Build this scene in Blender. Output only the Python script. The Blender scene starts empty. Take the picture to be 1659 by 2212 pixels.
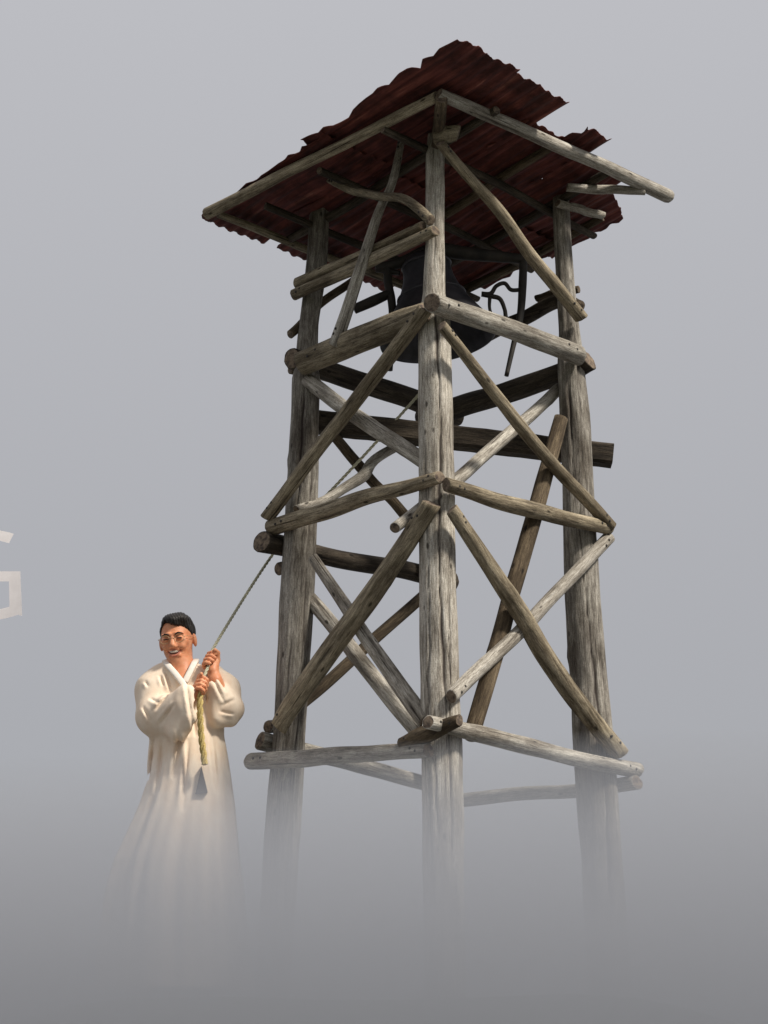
import bpy, bmesh, math, random
import numpy as np
from mathutils import Vector, Matrix

# ------------------------------------------------------------------ camera, sky, sun, exposure
scene = bpy.context.scene
COL = scene.collection
TH, FPX, DIST, CAMZ = 0.31, 4100.0, 8.26, -0.45        # pitch, focal length (px of a 1659x2212 frame), distance, height
cam_data = bpy.data.cameras.new('camera')
cam_data.sensor_width = 36.0
cam_data.lens = 36.0 * FPX / 2212.0
cam_data.clip_start = 0.05
cam_data.clip_end = 2000.0
cam = bpy.data.objects.new('camera', cam_data)
COL.objects.link(cam)
cam.location = (0, -DIST, CAMZ)
cam.rotation_euler = (math.pi / 2 + TH, 0, 0)
scene.camera = cam

SUN_AZ, SUN_EL = math.radians(122), math.radians(47)   # azimuth from +Y towards +X
SUN_STRENGTH, SUN_ANGLE = 4.8, math.radians(9.0)
SKY_ZENITH = 0.755
world = bpy.data.worlds.new('World')
scene.world = world
world.use_nodes = True
wn, wl = world.node_tree.nodes, world.node_tree.links
wn.clear()
w_out = wn.new('ShaderNodeOutputWorld')
w_sky = wn.new('ShaderNodeTexSky')
w_sky.sky_type = 'NISHITA'
w_sky.sun_disc = False
w_sky.sun_elevation = SUN_EL
w_sky.sun_rotation = SUN_AZ
w_bg1 = wn.new('ShaderNodeBackground'); w_bg1.inputs[1].default_value = 0.06
wl.new(w_sky.outputs[0], w_bg1.inputs[0])
# thin overcast: brightness falls evenly from the zenith to half of it at the horizon
w_tc = wn.new('ShaderNodeTexCoord')
w_sep = wn.new('ShaderNodeSeparateXYZ'); wl.new(w_tc.outputs['Generated'], w_sep.inputs[0])
w_max = wn.new('ShaderNodeMath'); w_max.operation = 'MAXIMUM'; w_max.inputs[1].default_value = 0.0
wl.new(w_sep.outputs['Z'], w_max.inputs[0])
w_mad = wn.new('ShaderNodeMath'); w_mad.operation = 'MULTIPLY_ADD'
w_mad.inputs[1].default_value = 0.5; w_mad.inputs[2].default_value = 0.5
wl.new(w_max.outputs[0], w_mad.inputs[0])
w_bg2 = wn.new('ShaderNodeBackground'); w_bg2.inputs[0].default_value = (0.972, 0.973, 1.018, 1)
w_str = wn.new('ShaderNodeMath'); w_str.operation = 'MULTIPLY'; w_str.inputs[1].default_value = SKY_ZENITH
wl.new(w_mad.outputs[0], w_str.inputs[0]); wl.new(w_str.outputs[0], w_bg2.inputs[1])
w_mix = wn.new('ShaderNodeMixShader'); w_mix.inputs[0].default_value = 0.88
wl.new(w_bg1.outputs[0], w_mix.inputs[1]); wl.new(w_bg2.outputs[0], w_mix.inputs[2])
wl.new(w_mix.outputs[0], w_out.inputs[0])

sun_data = bpy.data.lights.new('sun', 'SUN')
sun_data.energy = SUN_STRENGTH
sun_data.angle = SUN_ANGLE
sun_data.color = (1.0, 0.94, 0.84)
sun = bpy.data.objects.new('sun', sun_data)
COL.objects.link(sun)
sun_dir = Vector((math.sin(SUN_AZ) * math.cos(SUN_EL), math.cos(SUN_AZ) * math.cos(SUN_EL), math.sin(SUN_EL)))
sun.rotation_euler = sun_dir.to_track_quat('Z', 'Y').to_euler()

scene.view_settings.view_transform = 'Standard'
scene.view_settings.look = 'None'
scene.view_settings.exposure = 0.0
scene.view_settings.gamma = 1.0
scene.render.engine = 'CYCLES'
scene.cycles.use_denoising = True
scene.cycles.max_bounces = 8
scene.cycles.volume_bounces = 2

# ------------------------------------------------------------------ helpers
CAM = np.array([0.0, -DIST, CAMZ])
def ray(px, py):
    c, s = math.cos(TH), math.sin(TH)
    u = (px - 829.5) / FPX; v = (1106 - py) / FPX
    return np.array([u, c - v * s, s + v * c])
def on_plane(px, py, P, n):
    d = ray(px, py); n = np.asarray(n, float)
    return CAM + d * (np.dot(np.asarray(P) - CAM, n) / np.dot(d, n))
def at(px, py, Y=0.0):
    return on_plane(px, py, (0, Y, 0), (0, 1, 0))
def px2m(p, r):                                        # r pixels at point p -> metres
    d = (p[1] + DIST) * math.cos(TH) + (p[2] - CAMZ) * math.sin(TH)
    return r * d / FPX

def tag(o, label=None, cat=None, group=None, kind=None):
    if label: o['label'] = label
    if cat: o['category'] = cat
    if group: o['group'] = group
    if kind: o['kind'] = kind
    return o
def empty(name, loc=(0, 0, 0)):
    o = bpy.data.objects.new(name, None); o.empty_display_size = 0.1
    COL.objects.link(o); o.location = loc
    return o
def mesh_obj(name, verts, faces, mats, parent=None, smooth=True, mat_idx=None):
    me = bpy.data.meshes.new(name)
    me.from_pydata([tuple(v) for v in verts], [], [tuple(f) for f in faces])
    for m in (mats if isinstance(mats, (list, tuple)) else [mats]): me.materials.append(m)
    if mat_idx is not None: me.polygons.foreach_set('material_index', mat_idx)
    if smooth: me.polygons.foreach_set('use_smooth', [True] * len(me.polygons))
    me.update()
    o = bpy.data.objects.new(name, me); COL.objects.link(o)
    if parent is not None:
        o.parent = parent
        o.matrix_parent_inverse = Matrix.Translation(-Vector(parent_world(parent)))
    return o
def parent_world(p):
    v = Vector(p.location)
    q = p.parent
    while q is not None: q = None
    return v

# ------------------------------------------------------------------ materials
def new_mat(name):
    m = bpy.data.materials.new(name); m.use_nodes = True
    nt = m.node_tree; b = nt.nodes['Principled BSDF']
    return m, nt.nodes, nt.links, b
def ramp(n, stops):
    r = n.new('ShaderNodeValToRGB')
    while len(r.color_ramp.elements) < len(stops): r.color_ramp.elements.new(0.5)
    for e, (p, c) in zip(r.color_ramp.elements, stops):
        e.position = p; e.color = (c[0], c[1], c[2], 1)
    return r
def noise(n, l, vec, scale, detail=6, rough=0.6):
    t = n.new('ShaderNodeTexNoise'); t.inputs['Scale'].default_value = scale
    t.inputs['Detail'].default_value = detail; t.inputs['Roughness'].default_value = rough
    l.new(vec, t.inputs['Vector']); return t
def mapping(n, l, src, scale):
    m = n.new('ShaderNodeMapping'); m.inputs['Scale'].default_value = scale
    l.new(src, m.inputs['Vector']); return m.outputs[0]
def mixc(n, l, fac, a, b, mode='MIX'):
    m = n.new('ShaderNodeMix'); m.data_type = 'RGBA'; m.blend_type = mode
    if hasattr(fac, 'node'): l.new(fac, m.inputs[0])
    else: m.inputs[0].default_value = fac
    for i, s in ((6, a), (7, b)):
        if hasattr(s, 'node'): l.new(s, m.inputs[i])
        else: m.inputs[i].default_value = (s[0], s[1], s[2], 1)
    return m.outputs[2]
def object_coords(n, l):
    tc = n.new('ShaderNodeTexCoord'); oi = n.new('ShaderNodeObjectInfo')
    mul = n.new('ShaderNodeMath'); mul.operation = 'MULTIPLY'; mul.inputs[1].default_value = 37.0
    l.new(oi.outputs['Random'], mul.inputs[0])
    add = n.new('ShaderNodeVectorMath'); add.operation = 'ADD'
    l.new(tc.outputs['Object'], add.inputs[0]); l.new(mul.outputs[0], add.inputs[1])
    return add.outputs[0], oi

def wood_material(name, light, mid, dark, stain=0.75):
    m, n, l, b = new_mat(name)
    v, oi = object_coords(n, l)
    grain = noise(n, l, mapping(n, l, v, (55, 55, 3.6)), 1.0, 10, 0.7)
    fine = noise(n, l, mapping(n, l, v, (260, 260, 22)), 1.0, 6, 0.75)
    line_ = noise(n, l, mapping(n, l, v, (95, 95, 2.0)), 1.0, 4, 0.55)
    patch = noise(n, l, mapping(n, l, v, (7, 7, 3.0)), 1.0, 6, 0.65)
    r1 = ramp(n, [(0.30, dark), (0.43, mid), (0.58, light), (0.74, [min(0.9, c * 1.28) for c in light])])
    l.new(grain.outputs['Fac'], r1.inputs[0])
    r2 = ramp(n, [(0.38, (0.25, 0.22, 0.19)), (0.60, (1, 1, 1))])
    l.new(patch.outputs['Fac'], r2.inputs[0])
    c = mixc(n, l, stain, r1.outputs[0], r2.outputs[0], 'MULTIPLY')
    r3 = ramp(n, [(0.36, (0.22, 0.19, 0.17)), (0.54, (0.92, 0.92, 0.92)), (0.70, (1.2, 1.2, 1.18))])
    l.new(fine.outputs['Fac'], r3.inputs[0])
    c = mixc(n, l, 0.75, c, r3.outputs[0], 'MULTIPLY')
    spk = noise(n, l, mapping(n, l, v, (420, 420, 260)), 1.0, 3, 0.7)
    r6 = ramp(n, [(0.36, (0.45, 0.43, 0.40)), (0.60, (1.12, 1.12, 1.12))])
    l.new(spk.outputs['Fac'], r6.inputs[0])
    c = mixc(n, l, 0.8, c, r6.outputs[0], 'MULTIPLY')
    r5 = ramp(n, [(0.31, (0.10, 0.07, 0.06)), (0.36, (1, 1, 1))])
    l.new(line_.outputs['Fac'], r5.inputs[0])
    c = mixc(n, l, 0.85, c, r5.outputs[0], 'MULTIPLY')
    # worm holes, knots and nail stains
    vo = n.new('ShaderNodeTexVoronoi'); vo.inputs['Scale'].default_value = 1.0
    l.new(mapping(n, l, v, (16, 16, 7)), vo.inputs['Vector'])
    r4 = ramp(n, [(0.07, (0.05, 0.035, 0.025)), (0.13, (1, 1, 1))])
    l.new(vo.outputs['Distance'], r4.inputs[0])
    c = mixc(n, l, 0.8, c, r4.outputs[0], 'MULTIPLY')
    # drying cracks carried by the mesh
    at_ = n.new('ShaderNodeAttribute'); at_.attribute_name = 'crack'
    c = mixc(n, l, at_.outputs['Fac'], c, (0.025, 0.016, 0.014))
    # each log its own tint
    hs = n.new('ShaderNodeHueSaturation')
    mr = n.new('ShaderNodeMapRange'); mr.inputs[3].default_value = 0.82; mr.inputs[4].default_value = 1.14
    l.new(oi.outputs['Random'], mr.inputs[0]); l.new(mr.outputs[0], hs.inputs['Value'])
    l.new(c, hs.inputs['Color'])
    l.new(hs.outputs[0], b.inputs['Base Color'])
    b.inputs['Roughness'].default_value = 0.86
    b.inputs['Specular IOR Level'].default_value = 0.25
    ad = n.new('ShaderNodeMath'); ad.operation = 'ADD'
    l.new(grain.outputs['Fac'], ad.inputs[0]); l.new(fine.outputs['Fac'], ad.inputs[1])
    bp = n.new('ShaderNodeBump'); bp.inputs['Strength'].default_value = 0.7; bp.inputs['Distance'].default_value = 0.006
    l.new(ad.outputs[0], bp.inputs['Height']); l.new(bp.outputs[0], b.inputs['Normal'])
    return m
WOOD_GREY = wood_material('weathered_grey_wood', (0.70, 0.665, 0.59), (0.44, 0.405, 0.35), (0.13, 0.112, 0.095))
WOOD_DULL = wood_material('weathered_dark_grey_wood', (0.50, 0.47, 0.415), (0.30, 0.275, 0.24), (0.085, 0.073, 0.062), 0.85)
WOOD_TAN = wood_material('tan_bark_stripped_wood', (0.56, 0.48, 0.345), (0.33, 0.275, 0.19), (0.085, 0.068, 0.049))
WOOD_BROWN = wood_material('brown_wood', (0.24, 0.185, 0.12), (0.145, 0.108, 0.07), (0.05, 0.037, 0.026))
WOOD_PALE = wood_material('pale_bleached_wood', (0.80, 0.755, 0.67), (0.54, 0.495, 0.425), (0.14, 0.118, 0.098), 0.6)
WOOD_OLD_SHADED = wood_material('old_timber_and_roof_shade', (0.13, 0.105, 0.078), (0.075, 0.06, 0.045), (0.025, 0.02, 0.015))  # squared timber's own tone; on back beams and rafters, shade put into colour

def end_material(name, a, bcol):
    m, n, l, b = new_mat(name)
    v, oi = object_coords(n, l)
    no = noise(n, l, mapping(n, l, v, (45, 45, 45)), 1.0, 6, 0.7)
    r = ramp(n, [(0.38, bcol), (0.6, a)]); l.new(no.outputs['Fac'], r.inputs[0])
    l.new(r.outputs[0], b.inputs['Base Color']); b.inputs['Roughness'].default_value = 0.9
    bp = n.new('ShaderNodeBump'); bp.inputs['Distance'].default_value = 0.006; bp.inputs['Strength'].default_value = 0.8
    l.new(no.outputs['Fac'], bp.inputs['Height']); l.new(bp.outputs[0], b.inputs['Normal'])
    return m
WOOD_END = end_material('sawn_log_end', (0.22, 0.165, 0.115), (0.05, 0.035, 0.028))

def rust_material():
    m, n, l, b = new_mat('rusty_corrugated_iron')
    v, oi = object_coords(n, l)
    ro = n.new('ShaderNodeMapping'); ro.inputs['Rotation'].default_value = (0, 0, math.radians(45)); l.new(v, ro.inputs['Vector'])
    s = noise(n, l, mapping(n, l, ro.outputs[0], (2.2, 34, 20)), 1.0, 7, 0.65)
    p = noise(n, l, mapping(n, l, v, (7, 7, 7)), 1.0, 7, 0.7)
    r = ramp(n, [(0.3, (0.045, 0.012, 0.010)), (0.48, (0.115, 0.027, 0.021)), (0.62, (0.20, 0.055, 0.04)), (0.74, (0.34, 0.14, 0.10))])
    l.new(s.outputs['Fac'], r.inputs[0])
    r2 = ramp(n, [(0.36, (0.22, 0.22, 0.20)), (0.58, (1, 1, 1))]); l.new(p.outputs['Fac'], r2.inputs[0])
    c = mixc(n, l, 0.8, r.outputs[0], r2.outputs[0], 'MULTIPLY')
    l.new(c, b.inputs['Base Color']); b.inputs['Roughness'].default_value = 0.72
    b.inputs['Specular IOR Level'].default_value = 0.3
    bp = n.new('ShaderNodeBump'); bp.inputs['Distance'].default_value = 0.003; bp.inputs['Strength'].default_value = 0.6
    l.new(p.outputs['Fac'], bp.inputs['Height']); l.new(bp.outputs[0], b.inputs['Normal'])
    return m
RUST = rust_material()

def metal_material(name, ca, cb, rough, metallic):
    m, n, l, b = new_mat(name)
    v, oi = object_coords(n, l)
    p = noise(n, l, mapping(n, l, v, (12, 12, 9)), 1.0, 7, 0.65)
    r = ramp(n, [(0.36, ca), (0.62, cb)]); l.new(p.outputs['Fac'], r.inputs[0])
    l.new(r.outputs[0], b.inputs['Base Color']); b.inputs['Roughness'].default_value = rough
    b.inputs['Metallic'].default_value = metallic
    bp = n.new('ShaderNodeBump'); bp.inputs['Distance'].default_value = 0.002; bp.inputs['Strength'].default_value = 0.5
    l.new(p.outputs['Fac'], bp.inputs['Height']); l.new(bp.outputs[0], b.inputs['Normal'])
    return m
BELL_METAL = metal_material('dark_cast_bell_metal', (0.035, 0.034, 0.040), (0.075, 0.072, 0.082), 0.5, 0.35)
IRON = metal_material('black_wrought_iron', (0.022, 0.02, 0.018), (0.05, 0.042, 0.036), 0.7, 0.3)

def plain_material(name, ca, cb, scale, rough, bump=0.0, sss=0.0):
    m, n, l, b = new_mat(name)
    tc = n.new('ShaderNodeTexCoord')
    p = noise(n, l, mapping(n, l, tc.outputs['Object'], scale), 1.0, 6, 0.6)
    r = ramp(n, [(0.35, ca), (0.65, cb)]); l.new(p.outputs['Fac'], r.inputs[0])
    l.new(r.outputs[0], b.inputs['Base Color']); b.inputs['Roughness'].default_value = rough
    b.inputs['Specular IOR Level'].default_value = 0.3
    if sss:
        b.inputs['Subsurface Weight'].default_value = sss
        b.inputs['Subsurface Radius'].default_value = (0.012, 0.005, 0.003)
        b.inputs['Subsurface Scale'].default_value = 1.0
    if bump:
        bp = n.new('ShaderNodeBump'); bp.inputs['Distance'].default_value = bump; bp.inputs['Strength'].default_value = 0.7
        l.new(p.outputs['Fac'], bp.inputs['Height']); l.new(bp.outputs[0], b.inputs['Normal'])
    return m
GRASS = plain_material('dull_grass', (0.045, 0.055, 0.03), (0.085, 0.09, 0.05), (6, 6, 6), 0.95, 0.03)
ROPE_GREY = plain_material('weathered_rope', (0.36, 0.34, 0.24), (0.52, 0.50, 0.37), (220, 220, 220), 0.9, 0.001)
ROPE_YELLOW = plain_material('yellow_twisted_rope', (0.36, 0.255, 0.085), (0.58, 0.46, 0.19), (160, 160, 160), 0.85, 0.002)
SKIN = plain_material('skin', (0.62, 0.235, 0.115), (0.71, 0.33, 0.18), (40, 40, 40), 0.48, 0.0006, 0.12)
HAIR = plain_material('black_hair', (0.008, 0.007, 0.007), (0.026, 0.021, 0.018), (260, 60, 90), 0.5, 0.004)
ROBE = plain_material('cream_robe_cloth', (0.79, 0.625, 0.475), (0.85, 0.72, 0.575), (26, 26, 14), 0.9, 0.003, 0.0)
COLLAR = plain_material('white_collar_cloth', (0.80, 0.72, 0.63), (0.86, 0.80, 0.72), (60, 60, 60), 0.9, 0.001)
INNER = plain_material('dark_grey_trousers', (0.045, 0.038, 0.04), (0.075, 0.062, 0.062), (50, 50, 50), 0.9, 0.002)
TEETH = plain_material('teeth', (0.60, 0.53, 0.43), (0.68, 0.61, 0.51), (90, 90, 90), 0.35)
LIP = plain_material('lips', (0.50, 0.17, 0.11), (0.56, 0.21, 0.14), (90, 90, 90), 0.5)
MOUTH = plain_material('inside_of_mouth', (0.09, 0.02, 0.016), (0.12, 0.03, 0.024), (90, 90, 90), 0.6)
EYE = plain_material('dark_eye', (0.015, 0.010, 0.008), (0.03, 0.02, 0.015), (90, 90, 90), 0.3)
SHOE = plain_material('black_shoe', (0.02, 0.02, 0.02), (0.04, 0.04, 0.04), (60, 60, 60), 0.5)
GLASSES = plain_material('thin_gold_glasses_rim', (0.30, 0.20, 0.10), (0.45, 0.32, 0.18), (90, 90, 90), 0.3)
LETTER = plain_material('pale_painted_letter', (0.74, 0.70, 0.70), (0.79, 0.75, 0.75), (30, 30, 30), 0.7)

# ------------------------------------------------------------------ ground
def build_ground():
    rr = np.concatenate([[0.0], np.linspace(0.25, 7, 46), np.geomspace(8, 1500, 24)])
    na = 72
    def hz(x, y):
        r = math.hypot(x * 0.8, y)
        u = min(1, max(0, (r - 0.85) / 3.2)); u = u * u * (3 - 2 * u)
        return -2.2 * u + 0.02 * math.sin(3.1 * x + 1.7 * y) * min(1, r) - max(0.0, r - 30) * 0.004
    vs, fs = [(0.0, 0.0, hz(0, 0))], []
    for r in rr[1:]:
        for k in range(na):
            a = 2 * math.pi * k / na
            x, y = r * math.cos(a), r * math.sin(a)
            vs.append((x, y, hz(x, y)))
    for k in range(na): fs.append((0, 1 + k, 1 + (k + 1) % na))
    for i in range(len(rr) - 2):
        for k in range(na):
            a = 1 + i * na; b2 = a + na; k2 = (k + 1) % na
            fs.append((a + k, b2 + k, b2 + k2, a + k2))
    tag(mesh_obj('ground', vs, fs, GRASS), kind='structure')
build_ground()

# ------------------------------------------------------------------ log builder
def catmull(P, n):
    P = np.asarray(P, float)
    if len(P) == 2: return P[0] + (P[1] - P[0]) * np.linspace(0, 1, n)[:, None]
    Q = np.vstack([2 * P[0] - P[1], P, 2 * P[-1] - P[-2]])
    seg = np.linalg.norm(np.diff(P, axis=0), axis=1); cum = np.concatenate([[0], np.cumsum(seg)])
    out = []
    for s in np.linspace(0, cum[-1], n):
        i = min(len(seg) - 1, int(np.searchsorted(cum, s, 'right') - 1)); t = (s - cum[i]) / seg[i]
        a, b, c, d = Q[i], Q[i + 1], Q[i + 2], Q[i + 3]
        out.append(0.5 * (2 * b + (c - a) * t + (2 * a - 5 * b + 4 * c - d) * t * t + (3 * b - a - 3 * c + d) * t ** 3))
    return np.array(out)

def make_log(name, pts, radii, parent, mat, seed, segs=20, step=0.03, cracks=None, rough=1.0, wiggle=0.008, cut=(0.25, 0.25)):
    """A stripped log: its own mesh along local Z, uneven radius, slight sway, split cracks, sawn ends."""
    rng = np.random.RandomState(seed)
    pts = [np.asarray(p, float) for p in pts]
    length = sum(np.linalg.norm(pts[i + 1] - pts[i]) for i in range(len(pts) - 1))
    n = max(8, int(length / step))
    path = catmull(pts, n)
    cum = np.concatenate([[0], np.cumsum(np.linalg.norm(np.diff(path, axis=0), axis=1))])
    u = cum / cum[-1]
    if isinstance(radii[0], (tuple, list)): rad = np.interp(u, [a for a, _ in radii], [b for _, b in radii])
    else: rad = np.interp(u, np.linspace(0, 1, len(radii)), radii)
    O = Vector(path[0]); Z = (Vector(path[-1]) - O).normalized()
    q = Z.to_track_quat('Z', 'Y'); M = q.to_matrix()
    loc = np.array([M.inverted() @ (Vector(p) - O) for p in path])
    sw = np.sin(np.pi * u)
    for ax in (0, 1):
        for k in (1, 2, 3):
            loc[:, ax] += wiggle * sw * rng.uniform(-1, 1) / k * np.sin(np.pi * k * u * rng.uniform(1, 2) + rng.uniform(0, 6))
    th = np.linspace(0, 2 * np.pi, segs, endpoint=False)
    TT, ZZ = np.meshgrid(th, cum)
    f = np.ones_like(TT)
    for _ in range(10):
        k = rng.randint(1, 5); w = rng.uniform(2, 14)
        f += rough * 0.014 * rng.uniform(0.5, 1.3) * np.sin(k * TT + w * ZZ + rng.uniform(0, 6.3)) * np.sin(w * 0.7 * ZZ + rng.uniform(0, 6.3))
    for _ in range(5):
        k = rng.randint(5, 10)
        f += rough * 0.010 * np.sin(k * TT + rng.uniform(-1.5, 1.5) * ZZ + rng.uniform(0, 6.3))
    for _ in range(max(1, int(length * 3))):          # knots
        zc, tc = rng.uniform(0, cum[-1]), rng.uniform(0, 6.28)
        dt = (TT - tc + np.pi) % (2 * np.pi) - np.pi
        f += rough * 0.10 * rng.uniform(0.3, 1) * np.exp(-(dt / 0.35) ** 2 - ((ZZ - zc) / 0.03) ** 2)
    ck = np.zeros_like(TT)
    cl_ = M.inverted() @ (Vector(CAM) - O); xl_ = M.inverted() @ Vector((1, 0, 0))
    th_cam = math.atan2(cl_.y, cl_.x); turn = 1.0 if math.cos(th_cam) * xl_.y - math.sin(th_cam) * xl_.x > 0 else -1.0
    if cracks is None:
        cracks = [(rng.uniform(0, 6.28), rng.uniform(0, 0.5), rng.uniform(0.5, 1.0), rng.uniform(0.05, 0.09), rng.uniform(0.4, 0.9)) for _ in range(rng.randint(1, 4))]
    for (tc, z0, z1, wd, strength) in cracks:
        drift = 0.10 * np.sin(ZZ * rng.uniform(2, 5) + rng.uniform(0, 6)) + rng.uniform(-0.08, 0.08) * ZZ + 0.03 * np.sin(ZZ * 31 + rng.uniform(0, 6))
        dt = (TT - (th_cam + turn * tc) - drift + np.pi) % (2 * np.pi) - np.pi
        uz = ZZ / cum[-1]
        env = np.clip((uz - z0) / 0.06, 0, 1) * np.clip((z1 - uz) / 0.06, 0, 1)
        wv = 1.5 * wd * (0.6 + 0.4 * np.sin(ZZ * 9 + rng.uniform(0, 6)))
        g = np.exp(-(dt / np.maximum(wv, 0.6 * np.pi / segs)) ** 2) * env
        f -= 0.14 * strength * g
        ck = np.maximum(ck, strength * np.clip(g * 1.3 - 0.3, 0, 1))
    R = rad[:, None] * f
    # frames (local Z runs along the log closely enough)
    tang = np.gradient(loc, axis=0); tang /= np.linalg.norm(tang, axis=1)[:, None]
    V = np.zeros((n, segs, 3))
    for i in range(n):
        t = tang[i]; xa = np.array([1.0, 0, 0]); xa = xa - t * xa.dot(t); xa /= np.linalg.norm(xa); ya = np.cross(t, xa)
        V[i] = loc[i] + R[i][:, None] * (np.cos(th)[:, None] * xa + np.sin(th)[:, None] * ya)
    # slanted sawn ends
    for end, sgn in ((0, -1), (n - 1, 1)):
        a = rng.uniform(0, 6.28)
        V[end] += tang[end] * (cut[0 if end == 0 else 1] * rad[end] * np.cos(th - a))[:, None]
    verts = list(V.reshape(-1, 3)); crack = list(ck.reshape(-1))
    faces, mi = [], []
    for i in range(n - 1):
        for k in range(segs):
            k2 = (k + 1) % segs
            faces.append((i * segs + k, i * segs + k2, (i + 1) * segs + k2, (i + 1) * segs + k)); mi.append(0)
    for end, sgn in ((0, -1), (n - 1, 1)):
        ctr = V[end].mean(axis=0); base = end * segs
        ids = []
        for sc, adv in ((0.90, 0.06), (0.45, 0.07)):
            start = len(verts)
            for k in range(segs):
                verts.append(ctr + (V[end][k] - ctr) * sc + tang[end] * sgn * adv * rad[end] * (1 + 0.25 * rng.uniform(-1, 1))); crack.append(0.0)
            ids.append(start)
        cidx = len(verts); verts.append(ctr + tang[end] * sgn * 0.05 * rad[end]); crack.append(0.25)
        rings = [base] + ids
        for j in range(2):
            for k in range(segs):
                k2 = (k + 1) % segs
                fc = (rings[j] + k, rings[j] + k2, rings[j + 1] + k2, rings[j + 1] + k)
                faces.append(fc if sgn > 0 else fc[::-1]); mi.append(0 if j == 0 else 1)
        for k in range(segs):
            fc = (rings[2] + k, rings[2] + (k + 1) % segs, cidx)
            faces.append(fc if sgn > 0 else fc[::-1]); mi.append(1)
    me = bpy.data.meshes.new(name)
    me.from_pydata([tuple(v) for v in verts], [], faces)
    me.materials.append(mat); me.materials.append(WOOD_END)
    me.polygons.foreach_set('material_index', mi)
    me.polygons.foreach_set('use_smooth', [True] * len(faces))
    at_ = me.attributes.new('crack', 'FLOAT', 'POINT'); at_.data.foreach_set('value', crack)
    o = bpy.data.objects.new(name, me); COL.objects.link(o)
    o.parent = parent
    base = Vector(ORIGIN.get(parent.name, (0, 0, 0)))
    o.location = O - base
    o.rotation_mode = 'QUATERNION'; o.rotation_quaternion = q
    return o
ORIGIN = {}

# ------------------------------------------------------------------ bell tower
XC = 0.257
tower = empty('bell_tower', (XC, 0, 0)); ORIGIN['bell_tower'] = (XC, 0, 0)
tag(tower, 'tall open bell tower of weathered grey logs under a rusty red iron roof', 'bell tower')

# the four posts: axis pixels -> points in space (left and right posts stand at y = 0)
def leg_points(pixels, depth):
    out, rad = [], []
    for x, y, r in pixels:
        p = depth(x, y); out.append(p); rad.append(px2m(p, r))
    return out, rad
LTOP, LBOT = at(690, 450), at(600, 1950)
RTOP, RBOT = at(1212, 450), at(1306, 1950)
def half_diag(z):
    t = (z - LBOT[2]) / (LTOP[2] - LBOT[2])
    return 0.5 * ((RBOT[0] - LBOT[0]) * (1 - t) + (RTOP[0] - LTOP[0]) * t)
def front_depth(x, y):
    p = at(x, y, -0.6)
    for _ in range(6): p = at(x, y, -half_diag(p[2]))
    return p
def extend(pts, rad, zbot, r):                          # run the post down into the ground
    a, b = np.array(pts[-2]), np.array(pts[-1])
    t = (zbot - a[2]) / (b[2] - a[2]); pts.append(a + (b - a) * t); rad.append(r)
def radii_u(pts, rad):
    L = np.concatenate([[0], np.cumsum([np.linalg.norm(np.subtract(pts[i + 1], pts[i])) for i in range(len(pts) - 1)])])
    return list(zip(L / L[-1], rad))
post_px = {
    'front': ([(943, 296, 19), (940, 350, 21), (940, 500, 20), (938, 640, 24), (938, 690, 34), (940, 850, 37), (942, 1000, 38.5), (945, 1300, 40), (955, 1700, 44), (959, 1950, 43)], front_depth),
    'left': ([(692, 440, 21), (689, 470, 21), (683, 580, 22), (668, 700, 21), (663, 790, 25), (662, 815, 30), (656, 1000, 33), (641, 1300, 37), (625, 1600, 34), (610, 1800, 38), (600, 1950, 37)], at),
    'right': ([(1211, 432, 18), (1213, 470, 18.5), (1220, 600, 19.5), (1229, 720, 23), (1232, 790, 29), (1240, 900, 33), (1246, 1000, 34), (1260, 1300, 39), (1275, 1500, 40), (1289, 1700, 45), (1303, 1900, 44)], at)}
POST = {}
for i, key in enumerate(('front', 'left', 'right')):
    px, dep = post_px[key]
    pts, rad = leg_points(px, dep); extend(pts, rad, -0.35, rad[-1])
    POST[key] = (pts, rad)
    ck = {'front': [(0.12, 0.16, 0.70, 0.085, 1.0), (0.75, 0.3, 0.95, 0.04, 0.6), (-0.6, 0.35, 0.9, 0.04, 0.5), (0.05, 0.02, 0.2, 0.05, 0.7), (0.42, 0.5, 0.98, 0.04, 0.8), (-0.2, 0.62, 0.95, 0.035, 0.6)],
          'left': [(-0.15, 0.2, 0.42, 0.085, 1.0), (0.35, 0.4, 0.9, 0.05, 0.7), (-0.5, 0.5, 0.98, 0.05, 0.5), (0.7, 0.3, 0.8, 0.04, 0.5)],
          'right': [(-0.35, 0.2, 0.36, 0.08, 1.0), (0.35, 0.45, 0.9, 0.075, 0.9), (0.1, 0.3, 0.7, 0.04, 0.6), (0.8, 0.28, 0.7, 0.04, 0.6)]}[key]
    make_log('post', pts, radii_u(pts, rad), tower, WOOD_PALE if key == 'front' else WOOD_DULL, 11 + i, segs=96, step=0.025, cracks=ck, wiggle=0.004)
# back post mirrors the front one through the tower's centre line
pts = []
for p in POST['front'][0]:
    pts.append(np.array([XC + 0.004, half_diag(p[2]), p[2]]))
make_log('post', pts, radii_u(pts, POST['front'][1]), tower, WOOD_GREY, 15, segs=40, step=0.04, wiggle=0.004)
LEG_R = 0.078

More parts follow.
